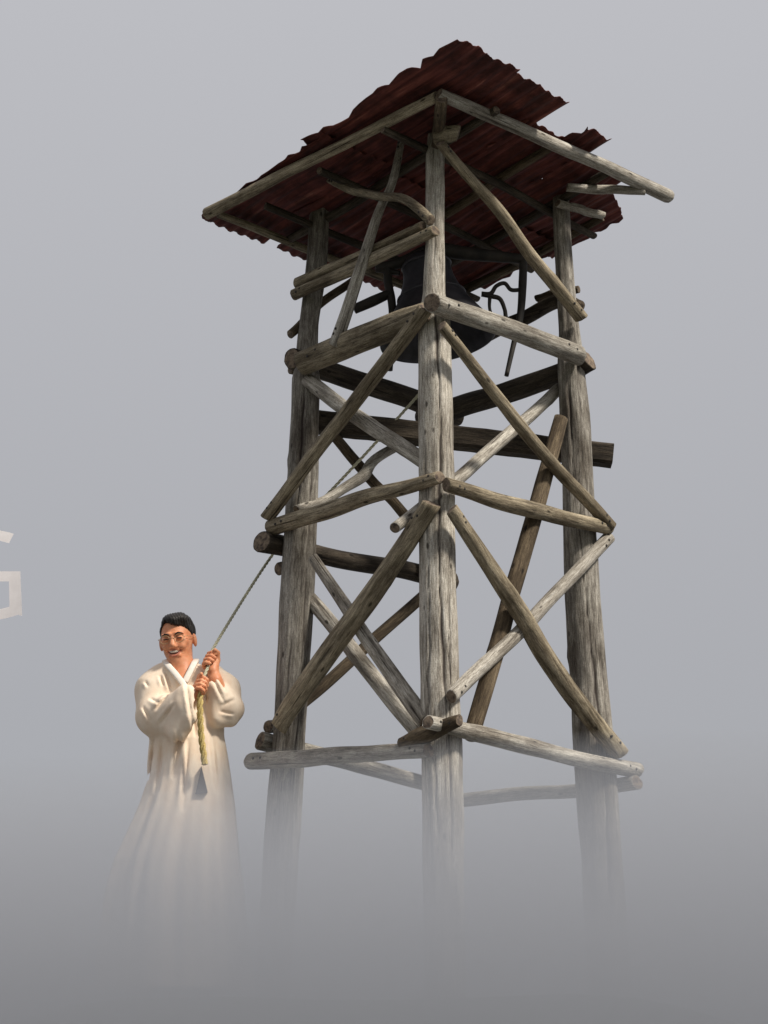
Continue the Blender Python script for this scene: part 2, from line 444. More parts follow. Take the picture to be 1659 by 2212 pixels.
# faces of the tower
def face_plane(a0, a1, b0):
    a0, a1, b0 = map(np.asarray, (a0, a1, b0))
    n = np.cross(a1 - a0, b0 - a0); n /= np.linalg.norm(n)
    c = np.array([XC, 0, (a0[2] + a1[2]) / 2])
    if np.dot(n, a0 - c) < 0: n = -n
    return a0, n
Fp, Lp, Rp = POST['front'][0], POST['left'][0], POST['right'][0]
Fb, Ft = front_depth(959, 1950), front_depth(940, 500)
Bb = np.array([XC, half_diag(LBOT[2]), LBOT[2]]); Bt = np.array([XC, half_diag(LTOP[2]), LTOP[2]])
FACE = {'FL': face_plane(LBOT, LTOP, Fb), 'FR': face_plane(RBOT, RTOP, Fb),
        'BL': face_plane(LBOT, LTOP, Bb), 'BR': face_plane(RBOT, RTOP, Bb)}
MID = (np.array([XC, 0, 0]), np.array([0.0, 1.0, 0.0]))
def face_pt(face, off, x, y):
    if face == 'MID': return on_plane(x, y, MID[0] + MID[1] * off, MID[1])
    P, n = FACE[face]
    return on_plane(x, y, P + n * off, n)

# name, face, outward offset (m), pixel axis points, pixel radii, material
LOGS = [
    # upper ring of beams round the bell
    ('beam', 'FL', 0.085, [(652, 786), (746, 748), (880, 694), (928, 674)], [27, 29, 29, 24], WOOD_TAN),
    ('beam', 'FR', 0.095, [(934, 654), (1090, 709), (1252, 768)], [22, 22, 22], WOOD_GREY),
    ('beam', 'BL', 0.030, [(632, 775), (700, 798), (905, 868), (985, 897)], [23, 22, 23, 23], WOOD_OLD_SHADED),  # back beams: shade under the roof is painted in by the darker wood
    ('beam', 'BR', 0.030, [(1272, 778), (1200, 812), (975, 884), (915, 905)], [24, 24, 24, 22], WOOD_OLD_SHADED),
    ('pole', 'BL', 0.10, [(628, 797), (700, 812), (800, 845)], [11, 12, 12], WOOD_TAN),
    # poles above the bell beams
    ('pole', 'FL', 0.075, [(640, 612), (780, 550), (912, 487)], [11, 10, 9], WOOD_TAN),
    ('pole', 'FL', 0.095, [(634, 638), (780, 572), (940, 498)], [12, 14, 12], WOOD_TAN),
    ('brace', 'FL', 0.130, [(868, 300), (846, 400), (822, 455), (772, 600), (724, 746)], [8, 9, 10, 13, 14], WOOD_GREY),
    ('branch', 'FL', 0.165, [(712, 388), (760, 413), (815, 424), (868, 431), (905, 452), (930, 476)], [8, 9, 9.5, 10, 11, 12], WOOD_TAN),
    ('brace', 'FR', 0.105, [(951, 310), (1080, 462), (1170, 580), (1256, 688)], [10.5, 13, 14, 15], WOOD_TAN),
    ('pole', 'BL', 0.06, [(627, 722), (690, 662), (771, 601)], [9, 9, 9], WOOD_BROWN),
    ('pole', 'BR', 0.06, [(1252, 661), (1208, 650), (1123, 690), (1000, 748)], [13, 16, 16, 16], WOOD_OLD_SHADED),
    ('pole', 'BR', 0.11, [(1250, 625), (1200, 634), (1160, 645)], [8, 8, 8], WOOD_BROWN),
    # crossed braces, upper bay
    ('brace', 'FL', 0.135, [(920, 665), (760, 878), (577, 1118)], [17, 16, 15], WOOD_TAN),
    ('brace', 'FL', 0.045, [(668, 824), (780, 908), (860, 960), (930, 1006)], [16, 17, 17, 17], WOOD_GREY),
    ('brace', 'FR', 0.120, [(955, 704), (1073, 853), (1130, 925), (1222, 1031), (1322, 1140)], [12, 13.5, 14, 14, 13], WOOD_TAN),
    ('brace', 'FR', -0.095, [(1206, 840), (1110, 930), (990, 1038), (853, 1140)], [13, 14, 14.5, 12], WOOD_GREY),
    ('brace', 'BL', 0.0, [(715, 935), (790, 1020), (880, 1120)], [11, 12, 11], WOOD_BROWN),
    ('branch', 'BL', -0.06, [(640, 1100), (700, 1078), (745, 1053), (785, 1027), (806, 996), (868, 960), (930, 920)], [9, 10, 11, 13, 11, 10, 9], WOOD_GREY),
    # middle ring
    ('beam', 'FL', 0.105, [(588, 1139), (760, 1089), (950, 1031)], [18, 18, 14], WOOD_TAN),
    ('beam', 'FR', 0.105, [(964, 1047), (1130, 1096), (1316, 1142)], [15, 18, 14], WOOD_TAN),
    ('beam', 'BL', 0.095, [(566, 1170), (690, 1196), (905, 1240), (975, 1254)], [24, 19, 20, 20], WOOD_OLD_SHADED),
    # crossed braces, lower bay
    ('brace', 'FL', 0.115, [(932, 1088), (789, 1304), (640, 1510), (602, 1572)], [20, 23, 23, 20], WOOD_TAN),
    ('brace', 'FL', 0.060, [(676, 1206), (800, 1390), (922, 1561)], [12, 16, 19], WOOD_PALE),
    ('brace', 'FL', -0.050, [(655, 1278), (770, 1416), (906, 1584)], [16, 17, 18], WOOD_GREY),
    ('brace', 'BL', -0.02, [(930, 1275), (906, 1294), (800, 1390), (690, 1487), (640, 1530)], [12, 12, 13, 13, 12], WOOD_BROWN),
    ('brace', 'FR', 0.125, [(976, 1101), (1112, 1309), (1188, 1436), (1338, 1628)], [15, 20, 21, 20], WOOD_TAN),
    ('brace', 'FR', 0.092, [(1316, 1160), (1160, 1325), (1003, 1478), (975, 1505)], [14, 15, 16, 15], WOOD_PALE),
    ('brace', 'FR', 0.050, [(1212, 903), (1160, 1080), (1080, 1380), (1026, 1562), (1018, 1592)], [15, 18, 19, 18, 17], WOOD_BROWN),
    # bottom ring
    ('beam', 'FL', 0.115, [(542, 1644), (700, 1634), (925, 1622)], [18, 19, 16], WOOD_GREY),
    ('beam', 'FR', 0.110, [(925, 1560), (1030, 1585), (1127, 1609), (1250, 1640), (1376, 1664)], [15, 18, 19, 17, 17], WOOD_GREY),
    ('stub', 'FL', 0.125, [(870, 1606), (925, 1582), (992, 1556)], [14, 20, 13], WOOD_BROWN),
    ('beam', 'BL', 0.10, [(562, 1600), (740, 1646), (908, 1690), (985, 1706)], [20, 17, 16, 15], WOOD_GREY),
    ('beam', 'BR', 0.10, [(1376, 1690), (1240, 1709), (1003, 1728), (930, 1733)], [16, 15, 15, 14], WOOD_GREY),
    ('stub', 'BL', 0.09, [(580, 1570), (640, 1556)], [14, 13], WOOD_GREY),
    ('stub', 'BL', 0.11, [(603, 1229), (650, 1222)], [14, 13], WOOD_BROWN),
]
nail_me = None
def nail(parent, p, n_out):
    global nail_me
    if nail_me is None:
        vs, fs = [], []
        for r_, z_ in ((.0062, -.004), (.0062, .0016), (.0042, .0032)):
            for k in range(8): vs.append((r_ * math.cos(k * math.pi / 4), r_ * math.sin(k * math.pi / 4), z_))
        for q in range(2):
            for k in range(8): fs.append((q * 8 + k, q * 8 + (k + 1) % 8, q * 8 + 8 + (k + 1) % 8, q * 8 + 8 + k))
        fs.append(tuple(16 + k for k in range(8)))
        nail_me = bpy.data.meshes.new('nail'); nail_me.from_pydata(vs, [], fs); nail_me.materials.append(IRON)
    o = bpy.data.objects.new('nail', nail_me); COL.objects.link(o); o.parent = parent
    Mw = Matrix.Translation(Vector(p)) @ Vector(n_out).to_track_quat('Z', 'Y').to_matrix().to_4x4()
    Pw = Matrix.Translation(Vector(ORIGIN['bell_tower']) + parent.location) @ parent.rotation_quaternion.to_matrix().to_4x4()
    o.matrix_local = Pw.inverted() @ Mw
for i, (name, face, off, pix, rpx, mat) in enumerate(LOGS):
    pts = [face_pt(face, off, x, y) for x, y in pix]
    rad = [px2m(p, r) for p, r in zip(pts, rpx)]
    lg = make_log(name, pts, radii_u(pts, rad), tower, mat, 100 + i, segs=22, step=0.025)
    if face in ('FL', 'FR') and off > 0.08:
        rn = random.Random(i)
        for e0, e1, re in ((pts[0], pts[1], rad[0]), (pts[-1], pts[-2], rad[-1])):
            ax_ = (e1 - e0) / np.linalg.norm(e1 - e0); nf = FACE[face][1]; nf = nf - ax_ * nf.dot(ax_); nf /= np.linalg.norm(nf)
            for q in range(2):
                nail(lg, e0 + ax_ * (re * (1.3 + 1.1 * q + rn.uniform(0, .5))) + nf * (re * 0.99) + np.cross(ax_, nf) * re * rn.uniform(-.3, .3), nf)

# squared timber crossing behind the side posts
def make_timber(name, p0, p1, h, d, parent, mat, seed):
    rng = random.Random(seed)
    p0, p1 = Vector(p0), Vector(p1); L = (p1 - p0).length
    q = (p1 - p0).to_track_quat('Z', 'Y')
    M = q.to_matrix(); up = M.inverted() @ Vector((0, 0, 1)); up.z = 0; up.normalize(); sd = Vector((up.y, -up.x, 0))
    prof = []
    c = 0.012
    for sx, sy in ((1, 1), (-1, 1), (-1, -1), (1, -1)):
        a, b = ((1, 0), (0, 1)) if sx * sy > 0 else ((0, 1), (1, 0))
        for e in (a, b): prof.append((sx * (d / 2 - c * e[1]), sy * (h / 2 - c * e[0])))
    n = 24; vs = []; fs = []
    for i in range(n + 1):
        z = L * i / n
        j = 0.004 * math.sin(i * 0.7 + seed)
        for (a, b) in prof:
            v = sd * (a + j + rng.uniform(-.0012, .0012)) + up * (b + 0.5 * j + rng.uniform(-.0015, .0015)); vs.append((v.x, v.y, z))
    k = len(prof)
    for i in range(n):
        for e in range(k):
            fs.append((i * k + e, i * k + (e + 1) % k, (i + 1) * k + (e + 1) % k, (i + 1) * k + e))
    fs.append(tuple(range(k))[::-1]); fs.append(tuple(n * k + e for e in range(k)))
    me = bpy.data.meshes.new(name); me.from_pydata(vs, [], fs); me.materials.append(mat)
    bm = bmesh.new(); bm.from_mesh(me); bmesh.ops.recalc_face_normals(bm, faces=bm.faces); bm.to_mesh(me); bm.free()
    o = bpy.data.objects.new(name, me); COL.objects.link(o); o.parent = parent
    o.location = p0 - Vector(ORIGIN[parent.name]); o.rotation_mode = 'QUATERNION'; o.rotation_quaternion = q
    return o
make_timber('squared_timber', face_pt('MID', 0.14, 660, 909), face_pt('MID', 0.14, 1323, 985), 0.102, 0.09, tower, WOOD_OLD_SHADED, 3)

# ------------------------------------------------------------------ roof
ROOF_N = np.array([math.sqrt(.5), -math.sqrt(.5), 0.0])   # direction the sheets run, uphill
ROOF_T = np.array([math.sqrt(.5), math.sqrt(.5), 0.0])
ROOF_K, ROOF_Z = 0.12, 3.75
def roof_z(s): return ROOF_Z + ROOF_K * s
def roof_pt(s, t, dz=0.0):
    p = np.array([XC, 0, 0]) + ROOF_N * s + ROOF_T * t; p[2] = roof_z(s) + dz; return p
def roof_px(px, py, dz):
    N = np.array([-ROOF_K * ROOF_N[0], -ROOF_K * ROOF_N[1], 1.0])
    return on_plane(px, py, (XC, 0, ROOF_Z + dz), N)
roof = empty('roof'); roof.parent = tower; ORIGIN['roof'] = (XC, 0, 0)

def make_sheet(t0, t1, s0, s1, lift, seed, s0b=None, s1b=None):
    """corrugated iron: waves run uphill (along s); ends torn and uneven; s0b, s1b let the ends run askew"""
    rng = np.random.RandomState(seed)
    pitch, amp = 0.068, 0.006
    nt = max(8, int(round((t1 - t0) / pitch * 10))); ns = max(10, int((s1 - s0) / 0.015))
    s0b = s0 if s0b is None else s0b; s1b = s1 if s1b is None else s1b
    ph = rng.uniform(0, 6); vs = []
    ragA = np.interp(np.arange(nt + 1), np.linspace(0, nt, 9), rng.uniform(-0.010, 0.010, 9)) + rng.uniform(-.002, .002, nt + 1)
    ragB = np.interp(np.arange(nt + 1), np.linspace(0, nt, 9), rng.uniform(-0.010, 0.010, 9)) + rng.uniform(-.002, .002, nt + 1)
    edge0 = np.interp(np.arange(ns + 1), np.linspace(0, ns, 22), rng.uniform(-0.030, 0.022, 22))
    edge1 = np.interp(np.arange(ns + 1), np.linspace(0, ns, 14), rng.uniform(-0.012, 0.012, 14))
    bow = rng.uniform(-0.012, 0.012); curl = rng.uniform(0.0, 0.03)
    for j in range(ns + 1):
        v = j / ns
        for i in range(nt + 1):
            w = i / nt
            t = t0 + (t1 - t0) * w + edge0[j] * max(0, 1 - w * 6) + edge1[j] * max(0, 1 - (1 - w) * 6)
            a = s0 + (s0b - s0) * w + ragA[i]; b = s1 + (s1b - s1) * w + ragB[i]
            s = a + (b - a) * v
            z = lift + amp * math.sin(2 * math.pi * t / pitch + ph) + bow * math.sin(math.pi * v) * math.sin(3 * w + seed)
            z += 0.004 * math.sin(9 * s + 5 * t + seed) + curl * max(0, v - 0.85) / 0.15 * 0.5
            vs.append(tuple(roof_pt(s, t, z) - np.array([XC, 0, 0])))
    fs = []
    for j in range(ns):
        for i in range(nt):
            a = j * (nt + 1) + i
            fs.append((a, a + 1, a + nt + 2, a + nt + 1))
    me = bpy.data.meshes.new('corrugated_sheet'); me.from_pydata(vs, [], fs); me.materials.append(RUST)
    me.polygons.foreach_set('use_smooth', [True] * len(fs))
    o = bpy.data.objects.new('corrugated_sheet', me); COL.objects.link(o); o.parent = roof
    md = o.modifiers.new('thickness', 'SOLIDIFY'); md.thickness = 0.0025; md.offset = 0
    return o
SHEETS = [  # t0, t1, s0, s1, lift
    (-0.845, -0.44, -0.765, 0.10, 0.000), (-0.345, 0.05, -0.760, 0.06, 0.000), (-0.49, -0.30, -0.690, 0.09, 0.011),
    (0.02, 0.42, -0.755, 0.08, 0.010), (0.39, 0.80, -0.66, 0.12, 0.000),
    (-0.855, -0.46, -0.02, 0.930, 0.016), (-0.49, -0.115, -0.03, 0.915, 0.022), (-0.15, 0.13, -0.02, 0.725, 0.013),
    (0.095, 0.285, -0.02, 0.845, 0.024), (0.26, 0.60, -0.02, 0.70, 0.015), (0.56, 0.88, -0.02, 0.62, 0.022)]
for i, (t0, t1, s0, s1, lift) in enumerate(SHEETS):
    make_sheet(t0, t1, s0, s1, lift, 40 + i, s1b=(0.44 if i == 10 else None), s0b=(-0.42 if i == 4 else None))

PD = -0.036                                             # pole axes this far under the sheets
ROOF_LOGS = [
    ('eave_pole', [(447, 461), (700, 333), (944, 209)], [13, 12, 12], WOOD_TAN, PD),
    ('eave_pole', [(948, 203), (1100, 268), (1250, 335), (1443, 424)], [13, 14, 14, 15], WOOD_PALE, PD),
    ('eave_pole', [(470, 462), (600, 512), (800, 590), (960, 648)], [8, 9, 9, 9], WOOD_TAN, PD),
    ('eave_pole', [(960, 648), (1120, 570), (1300, 470)], [10, 10, 9], WOOD_BROWN, PD),
    ('rafter', [(1225, 405), (1300, 408), (1392, 413)], [9, 10, 9], WOOD_GREY, PD - 0.03),
    ('rafter', [(1205, 439), (1250, 452), (1303, 466)], [9, 9.5, 8.5], WOOD_PALE, PD - 0.05),
    ('hip_rafter', [(954, 214), (950, 262), (944, 318)], [13, 13, 13], WOOD_BROWN, PD - 0.03),
    ('stub', [(940, 296), (965, 290), (990, 288)], [16, 19, 17], WOOD_TAN, PD - 0.055),
]
for i, (name, pix, rpx, mat, dz) in enumerate(ROOF_LOGS):
    pts = [roof_px(x, y, dz) for x, y in pix]
    rad = [px2m(p, r) for p, r in zip(pts, rpx)]
    make_log(name, pts, radii_u(pts, rad), roof, mat, 300 + i, segs=20, step=0.03)
# purlins and rafters under the sheets, roof shade put into their dark wood
k = 0
for s in (-0.42, -0.05, 0.36):
    make_log('purlin', [roof_pt(s, -0.73, PD - 0.030), roof_pt(s + 0.02, 0.0, PD - 0.034), roof_pt(s - 0.01, 0.76, PD - 0.030)], [0.018, 0.02, 0.017], roof, WOOD_OLD_SHADED, 340 + k, segs=14, step=0.05); k += 1
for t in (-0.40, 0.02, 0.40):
    make_log('rafter', [roof_pt(-0.62, t, PD + 0.002), roof_pt(0.0, t + 0.02, PD + 0.004), roof_pt(0.74, t, PD + 0.002)], [0.02, 0.022, 0.02], roof, (WOOD_OLD_SHADED, WOOD_BROWN, WOOD_OLD_SHADED)[k % 3], 340 + k, segs=14, step=0.05); k += 1

# ------------------------------------------------------------------ bell
def lathe(profile, segs):
    vs, fs = [], []
    for r, z in profile:
        for k in range(segs):
            a = 2 * math.pi * k / segs; vs.append((r * math.cos(a), r * math.sin(a), z))
    for i in range(len(profile) - 1):
        for k in range(segs):
            k2 = (k + 1) % segs
            fs.append((i * segs + k, i * segs + k2, (i + 1) * segs + k2, (i + 1) * segs + k))
    return vs, fs
def tube(points, radii, segs=10, samples=None):
    path = catmull(points, samples or max(8, 6 * len(points)))
    n = len(path); L = np.concatenate([[0], np.cumsum(np.linalg.norm(np.diff(path, axis=0), axis=1))])
    rad = np.interp(L / L[-1], np.linspace(0, 1, len(radii)), radii)
    tang = np.gradient(path, axis=0); tang /= np.linalg.norm(tang, axis=1)[:, None]
    ref = np.array([0.31, 0.83, 0.46]); vs, fs = [], []
    for i in range(n):
        x = np.cross(tang[i], ref); x /= np.linalg.norm(x); y = np.cross(tang[i], x)
        for k in range(segs):
            a = 2 * math.pi * k / segs; vs.append(path[i] + rad[i] * (math.cos(a) * x + math.sin(a) * y))
    for i in range(n - 1):
        for k in range(segs):
            k2 = (k + 1) % segs; fs.append((i * segs + k, i * segs + k2, (i + 1) * segs + k2, (i + 1) * segs + k))
    fs.append(tuple(range(segs))[::-1]); fs.append(tuple((n - 1) * segs + k for k in range(segs)))
    return vs, fs
BY = 0.08
bm_ = at(935, 733, BY)                                  # centre of the mouth
BR = px2m(bm_, 127)
bell = empty('bell', tuple(bm_)); ORIGIN['bell'] = tuple(bm_)
tag(bell, 'dark cast metal bell hanging inside the log tower under the roof', 'bell')
def place(name, vf, mat, parent, world=True, smooth=True):
    vs, fs = vf
    o = Vector(ORIGIN[parent.name])
    ob = mesh_obj(name, [np.asarray(v) - np.array(o) for v in vs] if world else vs, fs, mat, None, smooth)
    ob.parent = parent
    return ob
H = 0.40
prof = [(0.0, H), (0.10, H), (0.20, H * .985), (0.235 / .26 * 0.26 * 0, 0)]
outer = [(0.001, H + .004), (0.05, H + .004), (0.088, H - .006), (0.103, H - .03), (0.108, H - .065), (0.114, H - .11), (0.127, .25), (0.146, .205), (0.170, .16), (0.199, .115), (0.229, .07), (0.249, .032), (0.258, .010), (0.26, 0.0), (0.258, -.008), (0.25, -.012)]
inner = [(0.240, -.006), (0.228, .03), (0.206, .07), (0.176, .115), (0.148, .16), (0.124, .21), (0.105, H - .13), (0.092, H - .06), (0.07, H - .03), (0.001, H - .025)]
sc = BR / 0.26
pr = [(r * sc, z * sc) for r, z in outer + inner]
place('body', lathe(pr, 72), BELL_METAL, bell, world=False)
for zz, rr in ((H - .045, .1075), (.20, .149), (.03, .250)):   # raised mouldings
    ring = [((rr + .007 * math.cos(a)) * sc, (zz + .006 * math.sin(a)) * sc) for a in np.linspace(-1.9, 1.9, 7)]
    place('moulding_ring', lathe(ring, 72), BELL_METAL, bell, world=False)
cl = [(0, 0, .36), (0, .004, .2), (0, .008, .02)]
place('clapper', tube([np.array(c) * sc for c in cl], [0.008, 0.009, 0.012], 10), IRON, bell, world=False)
bl = [(0.001, -.05), (.02, -.046), (.034, -.03), (.04, -.005), (.034, .02), (.018, .036), (.001, .04)]
bob = place('clapper_ball', lathe([(r * sc, z * sc) for r, z in bl], 24), IRON, bell, world=False); bob.location = (0, .008, 0.0)
TILT = math.radians(-8)                                 # swung a little to one side
piv = Vector((0, 0, H * sc + .05))
for ob in bell.children:
    Rm = Matrix.Rotation(TILT, 4, 'Y')
    ob.matrix_local = Matrix.Translation(piv + Vector((-.042, 0, 0))) @ Rm @ Matrix.Translation(-piv) @ Matrix.Translation(ob.location)
# headstock, standards and the curled crank
yz = bm_[2] + H * sc + 0.045
place('crown_staple', tube([bm_ + np.array([-.04, 0, H * sc - .01]), bm_ + np.array([-.03, 0, H * sc + .05]), bm_ + np.array([.03, 0, H * sc + .05]), bm_ + np.array([.04, 0, H * sc - .01])], [.014] * 4, 10), IRON, bell)
def P(x, y, d=BY): return at(x, y, d)
place('headstock', tube([P(812, 580), P(870, 566), P(935, 540), P(1010, 548), P(1136, 560)], [.022, .03, .036, .03, .022], 12), IRON, bell)
place('standard', tube([P(838, 572), P(838, 610), P(846, 650), P(848, 700), P(842, 800)], [.020, .021, .019, .016, .014], 12), IRON, bell)
place('standard', tube([P(1131, 545), P(1129, 610), P(1124, 680), P(1108, 750), P(1094, 812)], [.019, .021, .018, .013, .011], 12), IRON, bell)
place('crossbar', tube([P(765, 668), P(800, 653), P(846, 632)], [.024, .026, .022], 12), IRON, bell)
place('bracket_arm', tube([P(812, 582), P(840, 586), P(864, 590)], [.013, .015, .012], 10), IRON, bell)
place('crank_scroll', tube([P(1040, 634), P(1060, 634), P(1072, 618), P(1090, 612), P(1104, 626), P(1126, 626)], [.010, .011, .010, .010, .010, .010], 10, 40), IRON, bell)
place('crank_scroll', tube([P(1040, 636), P(1062, 640), P(1080, 646), P(1090, 668), P(1094, 690), P(1106, 706)], [.011, .012, .011, .010, .011, .012], 10, 40), IRON, bell)
place('crank_scroll', tube([P(1058, 640), P(1058, 668), P(1068, 690), P(1084, 700)], [.010, .008, .008, .009], 10, 40), IRON, bell)

# ------------------------------------------------------------------ SDF mesher for the figure
class Field:
    def __init__(s, lo, hi, h):
        s.lo = np.array(lo, float); s.h = h
        s.n = (np.ceil((np.array(hi) - s.lo) / h)).astype(int) + 1
        s.F = np.full(tuple(s.n), 1.0, np.float32)
    def sub(s, lo, hi):
        i0 = np.clip(np.floor((np.asarray(lo) - s.lo) / s.h).astype(int), 0, s.n - 1)
        i1 = np.clip(np.ceil((np.asarray(hi) - s.lo) / s.h).astype(int) + 1, 1, s.n)
        sl = tuple(slice(a, b) for a, b in zip(i0, i1))
        ax = [s.lo[k] + s.h * np.arange(i0[k], i1[k], dtype=np.float32) for k in range(3)]
        X, Y, Z = np.meshgrid(*ax, indexing='ij')
        return sl, X, Y, Z
    def union(s, fn, lo, hi, k=0.01):
        m = max(k, 3 * s.h) + s.h
        sl, X, Y, Z = s.sub(np.asarray(lo) - m, np.asarray(hi) + m)
        if X.size == 0: return
        d = fn(X, Y, Z); a = s.F[sl]
        hh = np.maximum(k - np.abs(a - d), 0) / k
        s.F[sl] = np.minimum(a, d) - hh * hh * k * 0.25
    def cut(s, fn, lo, hi, k=0.004):
        m = max(k, 3 * s.h) + s.h
        sl, X, Y, Z = s.sub(np.asarray(lo) - m, np.asarray(hi) + m)
        if X.size == 0: return
        d = -fn(X, Y, Z); a = s.F[sl]
        hh = np.maximum(k - np.abs(a - d), 0) / k
        s.F[sl] = np.maximum(a, d) + hh * hh * k * 0.25
    def mesh(s):
        F = s.F; S = F < 0
        nx, ny, nz = F.shape
        acc = np.zeros((nx - 1, ny - 1, nz - 1, 3), np.float32); cnt = np.zeros((nx - 1, ny - 1, nz - 1), np.float32)
        edges = []
        for ax in range(3):
            sl0 = [slice(None)] * 3; sl1 = [slice(None)] * 3
            sl0[ax] = slice(0, -1); sl1[ax] = slice(1, None)
            A, B = F[tuple(sl0)], F[tuple(sl1)]
            idx = np.argwhere(S[tuple(sl0)] != S[tuple(sl1)])
            o1, o2 = [a for a in range(3) if a != ax]
            lim = np.array(F.shape) - 1
            ok = (idx[:, o1] > 0) & (idx[:, o1] < lim[o1]) & (idx[:, o2] > 0) & (idx[:, o2] < lim[o2])
            idx = idx[ok]
            a = A[tuple(idx.T)]; b = B[tuple(idx.T)]
            t = a / (a - b); pos = idx.astype(np.float32); pos[:, ax] += t
            for d1 in (-1, 0):
                for d2 in (-1, 0):
                    c = idx.copy(); c[:, o1] += d1; c[:, o2] += d2
                    np.add.at(acc, tuple(c.T), pos); np.add.at(cnt, tuple(c.T), 1)
            edges.append((ax, o1, o2, idx, a < 0))
        cells = np.argwhere(cnt > 0)
        vid = np.full(cnt.shape, -1, np.int64); vid[tuple(cells.T)] = np.arange(len(cells))
        verts = acc[tuple(cells.T)] / cnt[tuple(cells.T)][:, None] * s.h + s.lo
        faces = []
        for ax, o1, o2, idx, neg in edges:
            q = []
            for d1, d2 in ((-1, -1), (0, -1), (0, 0), (-1, 0)):
                c = idx.copy(); c[:, o1] += d1; c[:, o2] += d2; q.append(vid[tuple(c.T)])
            q = np.stack(q, 1)
            flip = neg if ax != 1 else ~neg
            q[~flip] = q[~flip][:, ::-1]
            faces.append(q)
        return verts, np.vstack(faces)
def ell(c, r, R=None):
    c = np.asarray(c, float); r = np.asarray(r, float)
    def fn(X, Y, Z):
        d = [X - c[0], Y - c[1], Z - c[2]]
        if R is not None: d = [sum(R[j][i] * d[j] for j in range(3)) for i in range(3)]
        k0 = np.sqrt((d[0] / r[0]) ** 2 + (d[1] / r[1]) ** 2 + (d[2] / r[2]) ** 2)
        k1 = np.sqrt((d[0] / r[0] ** 2) ** 2 + (d[1] / r[1] ** 2) ** 2 + (d[2] / r[2] ** 2) ** 2) + 1e-6
        return k0 * (k0 - 1) / k1
    return fn, c - r.max(), c + r.max()
def cone(a, b, ra, rb):
    a = np.asarray(a, float); b = np.asarray(b, float); v = b - a; L = v.dot(v)
    def fn(X, Y, Z):
        t = np.clip(((X - a[0]) * v[0] + (Y - a[1]) * v[1] + (Z - a[2]) * v[2]) / L, 0, 1)
        return np.sqrt((X - a[0] - t * v[0]) ** 2 + (Y - a[1] - t * v[1]) ** 2 + (Z - a[2] - t * v[2]) ** 2) - (ra + (rb - ra) * t)
    m = max(ra, rb)
    return fn, np.minimum(a, b) - m, np.maximum(a, b) + m
def tri(a, b, c, r):
    a, b, c = (np.asarray(p, float) for p in (a, b, c))
    n = np.cross(b - a, c - a); n /= np.linalg.norm(n)
    segs = [cone(a, b, r, r)[0], cone(b, c, r, r)[0], cone(c, a, r, r)[0]]
    es = [(a, np.cross(n, b - a)), (b, np.cross(n, c - b)), (c, np.cross(n, a - c))]
    def fn(X, Y, Z):
        inside = np.ones(X.shape, bool)
        for p, e in es: inside &= ((X - p[0]) * e[0] + (Y - p[1]) * e[1] + (Z - p[2]) * e[2]) > 0
        d = np.minimum(np.minimum(segs[0](X, Y, Z), segs[1](X, Y, Z)), segs[2](X, Y, Z))
        pl = np.abs((X - a[0]) * n[0] + (Y - a[1]) * n[1] + (Z - a[2]) * n[2]) - r
        return np.where(inside, pl, d)
    m = np.stack([a, b, c])
    return fn, m.min(0) - r, m.max(0) + r
def field_obj(name, F, mats, parent):
    v, f = F.mesh()
    o = Vector(ORIGIN[parent.name])
    me = bpy.data.meshes.new(name)
    v = v - np.array(o, np.float32)
    me.vertices.add(len(v)); me.vertices.foreach_set('co', v.astype(np.float32).ravel())
    me.loops.add(f.size); me.loops.foreach_set('vertex_index', f.astype(np.int32).ravel())
    me.polygons.add(len(f)); me.polygons.foreach_set('loop_start', np.arange(0, f.size, 4, dtype=np.int32))
    me.update(calc_edges=True); me.validate()
    me.polygons.foreach_set('use_smooth', [True] * len(me.polygons))
    for m in (mats if isinstance(mats, (list, tuple)) else [mats]): me.materials.append(m)
    ob = bpy.data.objects.new(name, me); COL.objects.link(ob); ob.parent = parent
    return ob

# ------------------------------------------------------------------ person
PY = -0.10                                              # depth of the figure's spine
foot = at(400, 2180, PY)
person = empty('person', tuple(foot)); ORIGIN['person'] = tuple(foot)
tag(person, 'smiling person in a cream robe holding the bell rope beside the tower', 'person')
def W(x, y, d=0.0): return at(x, y, PY + d)

HC = W(383, 1384, -0.01)                                # head centre
yaw, rollh, pit = math.radians(-8), math.radians(-6), math.radians(10)
RH = np.array((Matrix.Rotation(yaw, 3, 'Z') @ Matrix.Rotation(pit, 3, 'X') @ Matrix.Rotation(rollh, 3, 'Y')))
HS = 0.98
def hp(x, y, z): return HC + RH @ (np.array([x, y, z]) * HS)
def hell(c, r): return ell(hp(*c), np.array(r) * HS, RH)
def hcone(a, b, ra, rb): return cone(hp(*a), hp(*b), ra * HS, rb * HS)

# rope line through both hands
G1 = W(454, 1428, -0.10)                                # upper grip, his left hand
G2 = W(434, 1482, -0.185)                                # lower grip, his right hand
ROPE_TOP = at(585, 1203, 0.16)

B = Field(np.array([-1.12, -0.46, -0.03]), np.array([-0.52, 0.16, 1.76]), 0.0046)
U = lambda s, k=0.01: B.union(*s, k)
